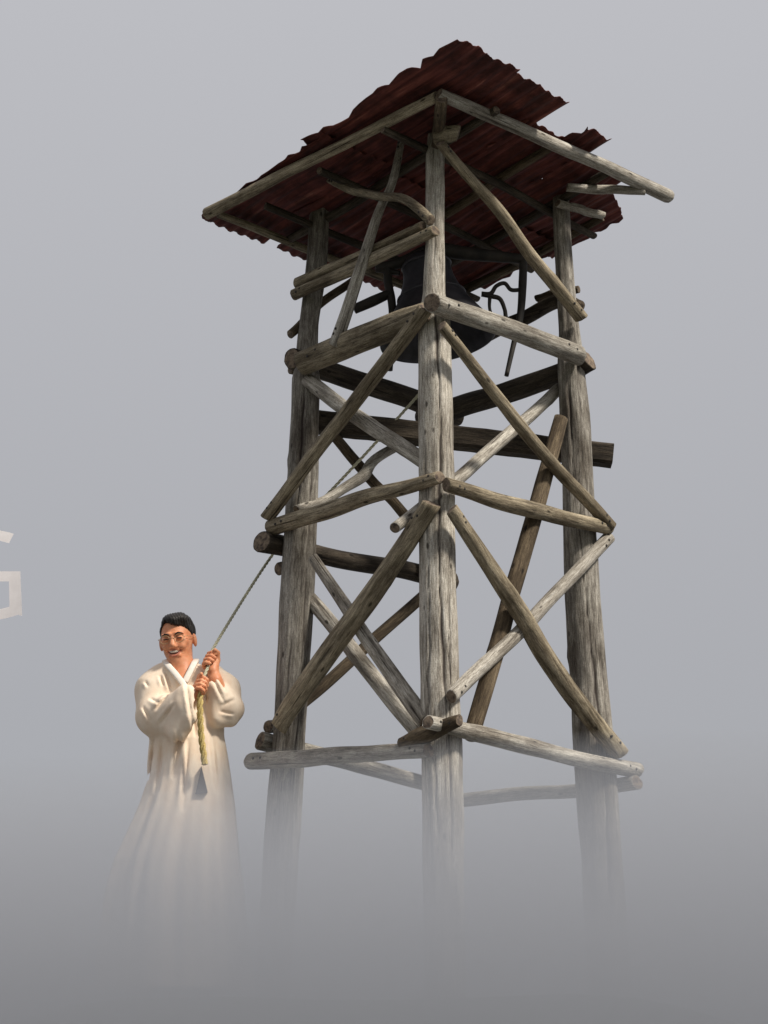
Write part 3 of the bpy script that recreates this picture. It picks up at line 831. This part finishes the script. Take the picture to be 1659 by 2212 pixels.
# head
U(hell((0, .022, .034), (.073, .092, .084)), .01)
U(hell((0, -.016, -.030), (.063, .074, .080)), .03)
U(hell((0, -.060, -.094), (.026, .022, .018)), .03)
for sx in (-1, 1):
    U(hell((sx * .041, -.060, -.012), (.022, .02, .018)), .02)
    U(hell((sx * .034, -.073, -.034), (.018, .015, .015)), .012)
    U(hell((sx * .078, .012, -.008), (.009, .017, .030)), .008)
    U(hcone((sx * .014, -.086, .026), (sx * .046, -.074, .024), .008, .007), .012)
    B.cut(*hell((sx * .031, -.100, .006), (.017, .016, .011)), .012)
    U(hell((sx * .031, -.078, .004), (.015, .011, .010)), .006)
    U(hell((sx * .011, -.094, -.033), (.008, .010, .007)), .008)
U(hcone((0, -.084, .018), (0, -.103, -.026), .008, .012), .012)
B.cut(*hell((0, -.098, -.058), (.030, .024, .012)), .006)
for sx in (-1, 1): B.cut(*hell((sx * .024, -.088, -.051), (.010, .018, .008)), .006)
U(hcone((-.022, -.080, -.073), (.022, -.080, -.073), .008, .008), .006)
U(hcone((-.020, -.083, -.048), (.020, -.083, -.048), .006, .006), .006)
# neck, trunk, legs
U(cone(hp(0, .028, -.07), W(396, 1460, 0.02), .050, .056), .03)
U(cone(W(345, 1480, .02), W(470, 1474, .02), .050, .050), .05)
U(cone(W(394, 1440, -.02), W(397, 1476, -.055), .050, .046), .03)
U(ell(W(405, 1555, .01), (.145, .090, .16)), .06)
U(ell(W(408, 1680, .01), (.13, .088, .17)), .06)
for sx, px_ in ((-1, 372), (1, 440)):
    U(cone(W(px_, 1760, .0), W(px_ - 2, 1960, -.01), .082, .056), .03)
    U(cone(W(px_ - 2, 1960, -.01), W(px_ - 2, 2150, .02), .056, .038), .02)
    U(ell(W(px_ - 2, 2168, -.05), (.042, .12, .030)), .02)
# arms: his right arm (picture left) and his left arm (picture right)
sR, eR, wR = W(336, 1478, .01), W(326, 1552, -.07), W(408, 1508, -.17)
sL, eL, wL = W(476, 1474, .01), W(500, 1540, -.04), W(465, 1470, -.10)
U(cone(sR, eR, .050, .042), .03); U(cone(eR, wR, .040, .027), .02)
U(cone(sL, eL, .050, .042), .03); U(cone(eL, wL, .040, .027), .02)
def grip(c, axis, wrist, side):
    """fist closed round the rope: palm, four bent fingers wrapped round the axis, thumb over them"""
    axis = axis / np.linalg.norm(axis)
    e1 = wrist - c; e1 -= axis * e1.dot(axis); e1 /= np.linalg.norm(e1)      # from rope towards wrist
    e2 = np.cross(axis, e1) * side
    pc = c + e1 * .026
    U(cone(pc + axis * .030, pc - axis * .032, .017, .019), .012)
    U(cone(pc - axis * .005 + e2 * .008, wrist, .022, .026), .02)
    for f in range(4):
        o = c + axis * (.033 - .0215 * f)
        R_ = .0195 + (.001 if f in (1, 2) else -.0015)
        prev = None
        for a in np.linspace(math.radians(20), math.radians((262, 280, 272, 250)[f]), 6):
            q = o + e1 * (R_ * math.cos(a)) * 1.1 + e2 * (R_ * math.sin(a)) * 1.1
            if prev is not None: U(cone(prev, q, .0095, .0088), .003)
            prev = q
    t0 = pc + axis * .030 - e2 * .006
    t1 = c + axis * .048 - e2 * .020 + e1 * .006; t2 = c + axis * .040 - e2 * .029 - e1 * .016
    U(cone(t0, t1, .0125, .0105), .006); U(cone(t1, t2, .0105, .009), .004)
ax1 = np.array(ROPE_TOP) - G1; ax2 = G1 - G2
grip(G1, ax1 / np.linalg.norm(ax1) + 0.9 * ax2 / np.linalg.norm(ax2), wL, 1)
grip(G2, ax2, wR, -1)
body = field_obj('body', B, SKIN, person)

# hair
Hf = Field(HC - .17, HC + .17, 0.0032)
Hf.union(*hell((0, .024, .038), (.079, .098, .087)), .005)
Hf.union(*hell((.010, -.02, .092), (.058, .055, .028)), .03)
def hairline(X, Y, Z):
    d = [X - HC[0], Y - HC[1], Z - HC[2]]
    x, y, z = [sum(RH[j][i] * d[j] for j in range(3)) / HS for i in range(3)]
    ys = [-.2, -.085, -.055, -.020, .0, .015, .03, .06, .10, .2]
    zs = [.078, .078, .068, .036, -.004, -.018, -.03, -.06, -.075, -.075]
    zm = np.interp(y, ys, zs) + .026 * np.exp(-((x + .040) / .024) ** 2) * (y < -.01) - .010 * np.exp(-((x - .03) / .03) ** 2) * (y < -.02)
    zm = zm + .003 * np.sin(x * 420) * np.sin(y * 310 + 1)
    return z - zm                                       # negative below the hairline
Hf.cut(hairline, HC - .17, HC + .17, .004)
sl, X, Y, Z = Hf.sub(HC - .17, HC + .17)
Hf.F[sl] += .0013 * np.sin((X * .9 + .30 * Z + .25 * Y) * 560 + 2 * np.sin(Y * 60)) + .0016 * np.sin(X * 95 + Y * 40 + 2 * np.sin(Z * 50))
field_obj('hair', Hf, HAIR, person)
# face details
def ellipsoid_part(name, c, r, mat, segs=20, rings=12):
    vs, fs = [], []
    for i in range(rings + 1):
        a = math.pi * i / rings
        for k in range(segs):
            b = 2 * math.pi * k / segs
            vs.append(hp(c[0] + r[0] * math.sin(a) * math.cos(b), c[1] + r[1] * math.sin(a) * math.sin(b), c[2] + r[2] * math.cos(a)))
    for i in range(rings):
        for k in range(segs):
            k2 = (k + 1) % segs; fs.append((i * segs + k, (i + 1) * segs + k, (i + 1) * segs + k2, i * segs + k2))
    return place(name, (vs, fs), mat, person)
for sx in (-1, 1):
    ellipsoid_part('eye', (sx * .031, -.0855, .0035), (.0125, .0045, .0030), EYE)
    place('eyebrow', tube([hp(sx * .014, -.0925, .021), hp(sx * .03, -.090, .027), hp(sx * .048, -.078, .022)], [.0028, .0036, .0018], 8), HAIR, person)
place('teeth', tube([hp(-.023, -.0765, -.0500), hp(-.012, -.0845, -.0545), hp(0, -.0868, -.0560), hp(.012, -.0845, -.0545), hp(.023, -.0765, -.0500)], [.0030, .0050, .0054, .0050, .0030], 10), TEETH, person)
ellipsoid_part('mouth', (0, -.0800, -.0600), (.023, .005, .0085), MOUTH)
place('lower_lip', tube([hp(-.031, -.074, -.050), hp(-.016, -.085, -.0685), hp(0, -.0885, -.0735), hp(.016, -.085, -.0685), hp(.031, -.074, -.050)], [.002, .0042, .005, .0042, .002], 8), LIP, person)
place('upper_lip', tube([hp(-.031, -.074, -.048), hp(-.013, -.088, -.046), hp(0, -.091, -.0465), hp(.013, -.088, -.046), hp(.031, -.074, -.048)], [.0012, .0022, .0025, .0022, .0012], 8), LIP, person)

rims = []
for sx in (-1, 1):
    rims.append(tube([hp(sx * .033 + .0225 * math.cos(a), -.0985 + .10 * abs(.033 + sx * .0225 * math.cos(a) - .012) ** 1.2 * .6, .001 + .018 * math.sin(a)) for a in np.linspace(0, 2 * math.pi, 17)], [.0013, .0013], 6, 40))
    rims.append(tube([hp(sx * .0545, -.092, .006), hp(sx * .070, -.070, .008), hp(sx * .079, .005, .006)], [.0012, .0012], 6, 12))
rims.append(tube([hp(-.011, -.0995, .004), hp(0, -.1025, .007), hp(.011, -.0995, .004)], [.0013, .0013], 6, 8))
gv, gf = [], []
for vs_, fs_ in rims:
    b_ = len(gv); gv.extend(vs_); gf.extend([tuple(b_ + q for q in f_) for f_ in fs_])
place('glasses', (gv, gf), GLASSES, person)
# robe
RB = Field(np.array([-1.34, -0.52, 0.02]), np.array([-0.42, 0.30, 1.47]), 0.0058)
zpx = lambda y: W(400, y)[2]
prof_px = [(1424, 366, 414, .066), (1434, 352, 430, .082), (1446, 334, 458, .095), (1462, 326, 476, .108), (1490, 324, 484, .120), (1540, 326, 484, .128), (1590, 325, 484, .130), (1684, 320, 499, .150),
           (1740, 300, 506, .165), (1800, 274, 511, .185), (1860, 248, 516, .205), (1920, 232, 522, .22), (2000, 222, 528, .23), (2140, 216, 536, .24)]
pz = np.array([zpx(p[0]) for p in prof_px])[::-1]
pl = np.array([W(p[1], p[0])[0] for p in prof_px])[::-1]; prr = np.array([W(p[2], p[0])[0] for p in prof_px])[::-1]
pd = np.array([p[3] for p in prof_px])[::-1]
def robe_body(X, Y, Z):
    l_ = np.interp(Z, pz, pl); r_ = np.interp(Z, pz, prr); d_ = np.interp(Z, pz, pd)
    cx = (l_ + r_) / 2; w = (r_ - l_) / 2
    dx = (X - cx) / w; dy = (Y - PY - .015) / d_
    an = np.arctan2(dy, dx)
    low = np.clip((1.30 - Z) / 1.0, 0, 1)
    fold = low * (.050 * np.sin(7 * an + 1.2 + 1.2 * Z) + .032 * np.sin(13 * an - 2.3 * Z) + .02 * np.sin(23 * an + 1.5))
    fold += .010 * np.sin(9 * an + 26 * Z) * np.clip((Z - .9) * 3, 0, 1)
    k = np.sqrt(dx * dx + dy * dy)
    d = (k - 1 - fold) * np.minimum(w, d_) * .85
    return np.maximum(d, np.maximum(Z - pz[-1], pz[0] - Z))
RB.union(robe_body, RB.lo, RB.lo + RB.h * RB.n, .01)
RB.union(*cone(W(350, 1462, .02), W(334, 1492, .0), .056, .078), .04)
RB.union(*cone(W(334, 1492, .0), W(334, 1548, -.06), .078, .082), .04)
RB.union(*tri(W(340, 1545, -.08), W(402, 1502, -.19), W(384, 1578, -.16), .042), .035)
RB.union(*tri(W(402, 1502, -.19), W(405, 1548, -.19), W(384, 1578, -.16), .044), .02)
RB.union(*cone(W(336, 1548, -.07), W(396, 1524, -.18), .072, .054), .03)
RB.union(*cone(W(462, 1460, .02), W(484, 1490, .0), .050, .066), .04)
RB.union(*cone(W(484, 1490, .0), W(498, 1530, -.04), .066, .056), .03)
RB.union(*tri(W(500, 1528, -.05), W(498, 1556, -.05), W(470, 1556, -.07), .030), .02)
RB.union(*tri(W(502, 1528, -.05), W(456, 1478, -.10), W(468, 1550, -.08), .032), .03)
RB.union(*cone(W(500, 1534, -.05), W(460, 1484, -.10), .046, .040), .03)
# drapery: separate creases (pixel segments, depth, width) pressed into the cloth
sl, X, Y, Z = RB.sub(RB.lo, RB.lo + RB.h * RB.n)
CREASES = [((362, 1462), (374, 1502), .013, .006), ((350, 1468), (358, 1492), .009, .005), ((318, 1480), (326, 1494), .008, .005), ((370, 1520), (346, 1550), .013, .007),
           ((388, 1545), (352, 1580), .011, .007), ((330, 1520), (352, 1536), .008, .006), ((316, 1540), (334, 1572), .009, .006), ((449, 1494), (452, 1526), .011, .006),
           ((476, 1470), (492, 1506), .010, .006), ((466, 1480), (488, 1528), .009, .006), ((512, 1520), (486, 1536), .008, .006), ((478, 1548), (508, 1552), .008, .005),
           ((410, 1480), (428, 1600), .010, .006), ((396, 1600), (380, 1690), .012, .008), ((356, 1606), (344, 1720), .012, .009), ((412, 1610), (402, 1760), .012, .008), ((460, 1590), (474, 1720), .012, .008), ((336, 1600), (322, 1690), .010, .008)]
for (a_, b_, am, wd_) in CREASES:
    A_, B_ = W(*a_), W(*b_); vx, vz = B_[0] - A_[0], B_[2] - A_[2]; L2 = vx * vx + vz * vz
    t_ = ((X - A_[0]) * vx + (Z - A_[2]) * vz) / L2; tc_ = np.clip(t_, 0, 1)
    dd = np.sqrt((X - A_[0] - tc_ * vx) ** 2 + (Z - A_[2] - tc_ * vz) ** 2)
    sd_ = ((X - A_[0]) * vz - (Z - A_[2]) * vx) / math.sqrt(L2)
    ev = np.maximum(0, np.sin(np.pi * np.clip(t_ * .9 + .05, 0, 1))) ** 0.7
    RB.F[sl] += (am * ev * (np.exp(-(dd / wd_) ** 2) - .55 * np.exp(-((sd_ - 2.1 * wd_) / (1.5 * wd_)) ** 2) * (dd < 6 * wd_)) * np.clip((PY + .03 - Y) / .03, 0, 1)).astype(np.float32)
# openings: cuffs, V neck, front vent
RB.cut(*cone(W(386, 1530, -.170), W(446, 1524, -.205), .012, .040), .006)
RB.cut(*cone(W(396, 1512, -.180), W(446, 1502, -.205), .012, .034), .006)
RB.cut(*cone(W(482, 1508, -.065), W(450, 1456, -.12), .008, .042), .006)
RB.cut(*cone(W(384, 1405, .02), W(391, 1434, .02), .074, .060), .006)
for dep in (.02, -.005, -.03, -.055, -.08, -.105, -.13, -.155): RB.cut(*tri(W(372, 1424, dep), W(412, 1422, dep), W(396.5, 1466, dep), .017), .003)
RB.cut(*tri(W(435, 1658, -.16), W(425, 1712, -.16), W(446, 1708, -.16), .012), .004)
field_obj('robe', RB, ROBE, person)
# dark cloth seen through the vent
vent = [W(435, 1655, -.150), W(422, 1716, -.155), W(449, 1712, -.155), W(435, 1655, -.11), W(422, 1716, -.11), W(449, 1712, -.11)]
place('trousers', (vent, [(0, 1, 2), (3, 5, 4), (0, 3, 4, 1), (1, 4, 5, 2), (2, 5, 3, 0)]), INNER, person, smooth=False)

# collar bands
def band(pts, width, thick, name):
    path = catmull(pts, 24); tang = np.gradient(path, axis=0); tang /= np.linalg.norm(tang, axis=1)[:, None]
    vs, fs = [], []
    for i, p in enumerate(path):
        out = np.array([0, -1.0, 0.25]); out -= tang[i] * out.dot(tang[i]); out /= np.linalg.norm(out); sd = np.cross(tang[i], out)
        for a, b in ((-1, -1), (-1, .6), (-.6, 1), (.6, 1), (1, .6), (1, -1)): vs.append(p + sd * a * width / 2 + out * b * thick / 2)
    n = len(path)
    for i in range(n - 1):
        for k in range(6): fs.append((i * 6 + k, i * 6 + (k + 1) % 6, (i + 1) * 6 + (k + 1) % 6, (i + 1) * 6 + k))
    fs.append(tuple(range(6))[::-1]); fs.append(tuple((n - 1) * 6 + k for k in range(6)))
    return place(name, (vs, fs), COLLAR, person)
band([W(356, 1428, .01), W(363, 1438, -.07), W(379, 1456, -.102), W(397, 1480, -.122), W(412, 1506, -.130), W(424, 1540, -.135)], .026, .014, 'collar')
band([W(424, 1426, .01), W(419, 1434, -.07), W(408, 1456, -.102), W(399, 1474, -.114)], .026, .014, 'collar')

# ------------------------------------------------------------------ bell rope
rope = empty('bell_rope', tuple(G1)); ORIGIN['bell_rope'] = tuple(G1)
tag(rope, 'long rope running from the bell down over a beam into the hands', 'rope')
def twisted(name, pts, r, mat, turns_per_m, strands=3, samples=200, segs=7, taper=None):
    path = catmull(pts, samples); L = np.concatenate([[0], np.cumsum(np.linalg.norm(np.diff(path, axis=0), axis=1))])
    tang = np.gradient(path, axis=0); tang /= np.linalg.norm(tang, axis=1)[:, None]
    ref = np.array([.2, .93, .3]); vs, fs = [], []
    for s_ in range(strands):
        base = len(vs); cs = []
        for i in range(samples):
            x = np.cross(tang[i], ref); x /= np.linalg.norm(x); y = np.cross(tang[i], x)
            a = 2 * math.pi * (turns_per_m * L[i] + s_ / strands); cs.append(path[i] + r * .55 * (math.cos(a) * x + math.sin(a) * y))
            for k in range(segs):
                b = 2 * math.pi * k / segs; vs.append(cs[-1] + r * .52 * (math.cos(b) * x + math.sin(b) * y))
        for i in range(samples - 1):
            for k in range(segs):
                k2 = (k + 1) % segs; fs.append((base + i * segs + k, base + i * segs + k2, base + (i + 1) * segs + k2, base + (i + 1) * segs + k))
        fs.append(tuple(base + k for k in range(segs))[::-1]); fs.append(tuple(base + (samples - 1) * segs + k for k in range(segs)))
    return place(name, (vs, fs), mat, rope)
clap = at(905, 852, 0.09)
hook = face_pt('BL', 0.11, 592, 1196)
line = [clap, at(880, 880, 0.10), at(790, 980, 0.12), at(690, 1086, 0.16), at(630, 1150, 0.18), np.array(ROPE_TOP) + [0.004, 0, 0.004], at(525, 1295, 0.02), at(458, 1406, -0.17), G1, (G1 + G2) / 2 + [0, -.006, 0], G2]
twisted('line', line, .0070, ROPE_GREY, 14, samples=420, segs=6)
twisted('drop_line', [bm_ + np.array([0, .01, -.05 * sc]), (np.array(bm_) + clap) / 2 + [0, 0, -.02], clap], .0062, ROPE_GREY, 14, samples=40, segs=6)
rope_tail = twisted('tail', [G2 + [-.002, 0, .03], G2, W(432, 1525, -.20), W(435, 1590, -.19), W(440, 1630, -.185), W(442, 1652, -.185)], .0138, ROPE_YELLOW, 9, samples=140, segs=9)
tag(rope_tail, 'thick yellow twisted rope end below the hands')

# ------------------------------------------------------------------ pale letter G on a post, cut by the left edge
sign = empty('sign_letter', tuple(at(-40, 2180, 0.0))); ORIGIN['sign_letter'] = tuple(at(-40, 2180, 0.0))
tag(sign, 'pale letter G on a post at the left edge of the view', 'letter')
def build_letter():
    cx, cy, rx, ry, st = -36.0, 1242.0, 150.0, 99.0, 22.0
    ang = np.linspace(math.radians(-64), math.radians(-300), 56)         # picture angles, y down
    out_ = [(cx + rx * math.cos(a), cy + ry * math.sin(a)) for a in ang]
    inn_ = [(cx + (rx - st - 6) * math.cos(a), cy + (ry - st) * math.sin(a)) for a in np.linspace(math.radians(-63), math.radians(-296), 56)]
    pairs = list(zip(out_, inn_)) + [((48, 1331), (20.5, 1310)), ((44, 1234), (19.5, 1256)), ((-24, 1234), (-24, 1256))]
    d = 0.018; vs, fs = [], []
    for (o_, i_) in pairs:
        for yy in (-d, d): vs.append(at(o_[0], o_[1], yy)); vs.append(at(i_[0], i_[1], yy))
    n = len(pairs)
    for i in range(n - 1):
        a = 4 * i; c = a + 4
        fs.extend([(a, c, c + 1, a + 1), (a + 2, a + 3, c + 3, c + 2), (a, a + 2, c + 2, c), (a + 1, c + 1, c + 3, a + 3)])
    fs.append((0, 1, 3, 2)); e = 4 * (n - 1); fs.append((e, e + 2, e + 3, e + 1))
    return vs, fs
place('letter', build_letter(), LETTER, sign, smooth=False)
make_log('post', [at(-60, 1345, 0.0), at(-60, 2190, 0.0)], [.022, .025], sign, WOOD_GREY, 900, segs=16, step=0.05)

# ------------------------------------------------------------------ ground mist lying on the mound
def build_haze(front, back, half, top, bottom, density):
    nx, ny = 48, 120
    vs, fs = [], []
    rng = np.random.RandomState(5); ph = rng.uniform(0, 6, 6)
    for j in range(ny + 1):
        for i in range(nx + 1):
            x = -half + 2 * half * i / nx; y = front + (back - front) * j / ny
            z = top + 0.045 * math.sin(0.9 * x + ph[0]) + 0.03 * math.sin(1.3 * y + 0.7 * x + ph[1]) + 0.015 * math.sin(2.6 * x - 1.1 * y + ph[2])
            vs.append((x, y, z))
    m = len(vs)
    for (x, y, z) in vs[:m]: vs.append((x, y, bottom))
    w = nx + 1
    for j in range(ny):
        for i in range(nx):
            a = j * w + i
            fs.append((a, a + 1, a + w + 1, a + w)); fs.append((m + a, m + a + w, m + a + w + 1, m + a + 1))
    for i in range(nx):
        fs.append((i, m + i, m + i + 1, i + 1)); a = ny * w + i; fs.append((a, a + 1, m + a + 1, m + a))
    for j in range(ny):
        a = j * w; fs.append((a, a + w, m + a + w, m + a)); b2 = a + nx; fs.append((b2, m + b2, m + b2 + w, b2 + w))
    m_ = bpy.data.materials.new('pale_mist'); m_.use_nodes = True
    nt = m_.node_tree; nt.nodes.clear()
    o_ = nt.nodes.new('ShaderNodeOutputMaterial'); v_ = nt.nodes.new('ShaderNodeVolumePrincipled')
    v_.inputs['Color'].default_value = (0.505, 0.52, 0.565, 1); v_.inputs['Density'].default_value = density
    v_.inputs['Anisotropy'].default_value = 0.0
    nt.links.new(v_.outputs[0], o_.inputs['Volume'])
    tag(mesh_obj('haze', vs, fs, m_, smooth=False), 'pale mist lying low round the foot of the tower', 'mist', kind='stuff')
build_haze(-4.2, 14.0, 14.0, 0.30, -3.6, 1.05)
